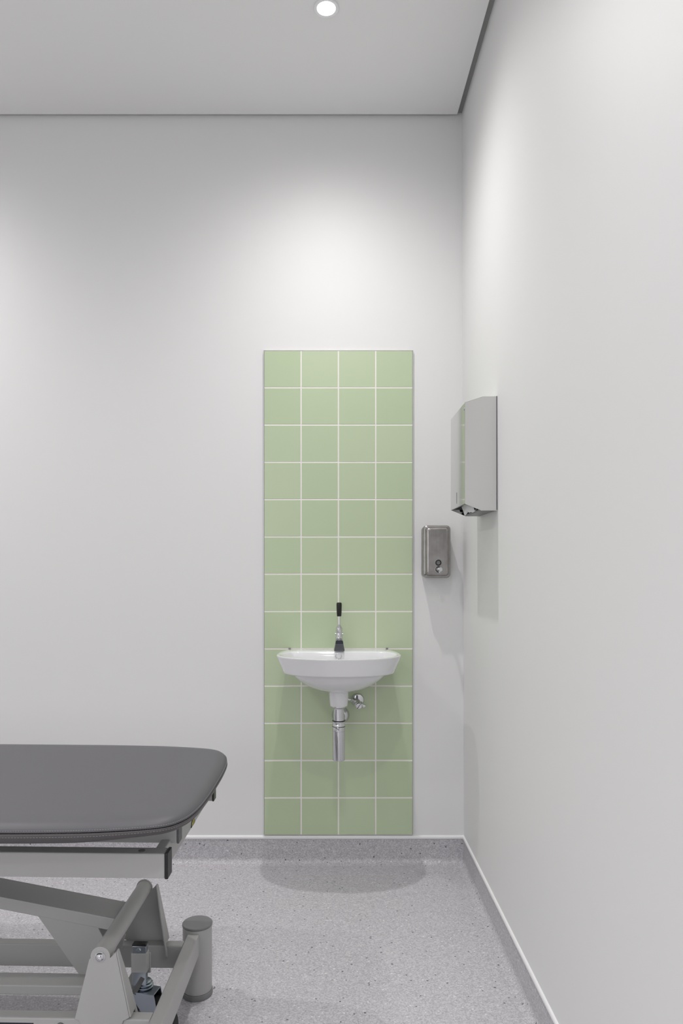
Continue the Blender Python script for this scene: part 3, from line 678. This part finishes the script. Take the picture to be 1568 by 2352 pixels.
# pivot brackets: folded plates outside each long rail, the near one towards the camera
pvu, pvz = L(230, 2197.5, vr0 - .004)
PR = .0225
def bracket(sgn, vface, nm='pivot_bracket', cam_pts=None, du=0.0, dz=0.0):
    c = lambda x, y: L(x, y, vr0 - .004)
    l1 = c(207.5, 2201); l2 = c(204.7, 2203); l3 = c(171.2, 2341); l4 = c(181, 2343.5); l5 = c(186, 2356)
    r1 = c(254.4, 2199); r1b = c(257, 2197); r2 = c(265.5, 2187); r3 = c(296.5, 2338); r4 = c(283, 2344.5); r5 = c(279, 2356)
    poly = [l5, l4, l3, l2, l1]
    for k in range(13):
        a = R(188 - 196 * k / 12); poly.append((pvu + PR * math.cos(a), pvz + PR * math.sin(a)))
    poly += [r1, r1b, r2, r3, r4, r5]
    poly = [(p[0] + du, p[1]) for p in poly]
    bm = bmesh.new(); prism(bm, poly, 'y', vface, vface + .004)
    # folded flange along the right-hand edge
    A = Vector((r2[0] + du, 0, r2[1])); B = Vector((r3[0] + du, 0, r3[1]))
    vin = vface + .002
    def P(t, dv): q = A + (B - A) * t; return Vector((q.x, vin + sgn * dv, q.z))
    ring = [P(.01, 0), P(0, .004), P(0, .013), P(.5, .031), P(1.18, .047), P(1.22, .044), P(1.22, .0352), P(1.0, .0350), P(1, 0)]
    nrm = Vector((-(B - A).z, 0, (B - A).x)).normalized() * .0035
    loft(bm, [ring, [p + nrm for p in ring]])
    o = link_bm(nm, bm, M['paint'], bed, bevel=.0008)
    return o
bn = bracket(1, vr0 - .004)
bfr = bracket(-1, vr1 + .030, du=0.0)
bm = bmesh.new(); lathe(bm, [(0.0, 0.0), (0.0118, 0.0), (0.0118, 0.0015), (0.0100, 0.0020), (0.0094, 0.004), (0.0070, 0.0065), (0.0042, 0.0074), (0.0042, 0.0055), (0, 0.0055)], (pvu, vr0 - .004, pvz), (0, -1, 0), n=36)
link_bm('pivot_bolt', bm, M['chrome'], bn, smooth=True, autosmooth=35)
# round pivot tube
bm = bmesh.new(); tube(bm, [(pvu, vr0 + .0005, pvz), (pvu, vr1 + .0295, pvz)], .0200, 40)
link_bm('pivot_tube', bm, M['paint'], bed, smooth=True, autosmooth=40)
bm = bmesh.new(); tube(bm, [(pvu, vr0 + .0006, pvz), (pvu, vr0 + .045, pvz)], .0213, 40)
link_bm('tube_sleeve', bm, M['paint'], bed, smooth=True, autosmooth=40)
# lifting arm: wide flat box section sloping down to the pivot tube
va = .022; vb2 = .116
a0 = L(0, 2059.4, va); a1 = L(262, 2110, va); b0 = L(0, 2089, va)
sl = (a1[1] - a0[1]) / (a1[0] - a0[0]); hgt = a0[1] - b0[1]
ur = pvu + .002; ul = -1.35
zt2 = lambda u_: a0[1] + sl * (u_ - a0[0])
bm = bmesh.new(); prism(bm, [(ul, zt2(ul)), (ur, zt2(ur)), (ur, zt2(ur) - hgt), (ul, zt2(ul) - hgt)], 'y', va, vb2)
arm = link_bm('lifting_arm', bm, M['paint'], bed, bevel=.003)
# gusset plates below the arm
gp = [L(86, 2103, va + .003), L(225, 2130, va + .003), L(236, 2153, va + .003), L(262, 2190, va + .003), L(240, 2268, va + .003), L(202, 2268, va + .003)]
for dv in (.003, .095):
    bm = bmesh.new(); prism(bm, gp, 'y', va + dv, va + dv + .004); link_bm('gusset_plate', bm, M['paint'], bed, bevel=.0006)
# lift column hidden left of the picture: carries the upper frame on the arm
part_box('lifting_arm', ul - .02, ul + .03, va, vb2, zt2(ul) - .05, zb1, bev=.003)
part_box('cross_member', ul - .02, ul + .02, vb + .001, .264, zb0 + .002, zb1 - .002, bev=.002)
part_box('cross_member', pvu - .01 + .0, pvu + .01, vr0 + .029, vr1 + .001, ZB + .002, ZB + .02, bev=.002)

# swivelling castor between the rails
cv = 0.050
cu, cz = L(323.5, 2213, cv)
zs1, zs0 = L(323, 2190.5, cv - .018)[1], L(323, 2235, cv - .018)[1]
slv = part_box('castor_sleeve', cu - .0200, cu + .0200, cv - .018, cv + .004, zs0, zs1, bev=.0015)
part_box('castor_mount', cu - .012, cu + .0235, cv + .0042, cv + .0090, zs0 - .012, zs1 - .010, bev=.001)
bm = bmesh.new(); tube(bm, [(cu - .004, cv + .008, zs0 + .004), (cu - .022, cv + .07, ZT - .018), (cu - .030, vr1 + .002, ZT - .022)], .006, 14)
link_bm('pedal_rod', bm, M['zinc'], bed, smooth=True)
zk1 = L(323, 2173, cv - .016)[1]
cas = bmesh.new(); box(cas, cu - .0175, cu + .0175, cv - .016, cv + .002, zs0 - .034, zk1 - .001)
stem = link_bm('castor_stem', cas, M['zinc'], bed, bevel=.0012)
part_box('stem_cap', cu - .0185, cu + .0185, cv - .0168, cv + .0025, zk1 - .001, zk1 + .004, M['black'], .002, stem)
bm = bmesh.new(); lathe(bm, [(0, 0), (.0062, 0), (.0062, .002), (.0045, .0035), (.003, .0035), (.0028, .001), (0, .001)], (cu - .001, cv - .016, zk1 - .010), (0, -1, 0), n=6)
link_bm('stem_screw', bm, M['zinc'], stem)
z3 = zs0 - .030
bm = bmesh.new()
for k in range(4):
    rr_ = (.0165, .0205, .0225, .0225)[k]; z_ = z3 + .004 - k * .0058
    lathe(bm, [(0, z_), (rr_ - .004, z_), (rr_, z_ - .0016), (rr_, z_ - .0036), (rr_ - .004, z_ - .0054), (0, z_ - .0054)], (cu + .002, cv, 0), (0.05, 0, 1), n=36, caps=False)
link_bm('swivel_bearing', bm, M['zinc'], bed, smooth=True, autosmooth=35)
zf1 = z3 - .018
wc = (.037, 0, .0635); WR = .0632
fork = bmesh.new()
for dv in (-.020, .0175):
    prism(fork, [(-.020, zf1 + .001), (+.047, zf1 + .003), (+.063, .074), (+.058, .060), (+.046, .0535), (+.034, .066)], 'y', dv, dv + .0025)
box(fork, -.020, +.047, -.020, .020, zf1 + .0005, zf1 + .0030)
fk = link_bm('castor_fork', fork, M['zinc'], bed, bevel=.0008)
bm = bmesh.new(); lathe(bm, [(0, -.023), (.006, -.023), (.0065, -.020), (.0065, .020), (.006, .023), (0, .023)], wc, (0, 1, 0), n=24); link_bm('axle_bolt', bm, M['zinc'], fk, smooth=True, autosmooth=35)
bm = bmesh.new(); lathe(bm, [(.046, -.010), (.056, -.0120), (.063, -.0110), (WR - .001, -.006), (WR, 0), (WR - .001, .006), (.063, .0110), (.056, .0120), (.046, .010)], wc, (0, 1, 0), n=64, caps=False)
whl = link_bm('castor_wheel', bm, M['rubber'], bed, smooth=True)
bm = bmesh.new(); lathe(bm, [(0, -.012), (.012, -.012), (.013, -.008), (.030, -.006), (.034, -.0085), (.038, -.0085), (.047, -.0105), (.047, .0105), (.038, .0085), (.034, .0085), (.030, .006), (.013, .008), (.012, .012), (0, .012)], wc, (0, 1, 0), n=64)
link_bm('hub', bm, M['hub'], whl, smooth=True, autosmooth=35)
for o_ in (fk, whl):
    o_.location = (cu, cv - .006, 0); o_.rotation_euler = (0, 0, R(-12))
# slanted brake lever
lt0, lt1 = L(328, 2246, cv - .03), L(306, 2286, cv - .03)
bm = bmesh.new(); d1 = Vector((lt1[0] - lt0[0], -.012, lt1[1] - lt0[1])); a = Vector((lt0[0], cv - .014, lt0[1]))
nn = Vector((-d1.z, 0, d1.x)).normalized() * .006; th_ = Vector((0, .010, .004))
q = [a - nn, a + nn, a + nn + d1, a - nn + d1]
loft(bm, [q, [p + th_ for p in q]]); link_bm('brake_lever', bm, M['cap_grey'], bed, bevel=.001)
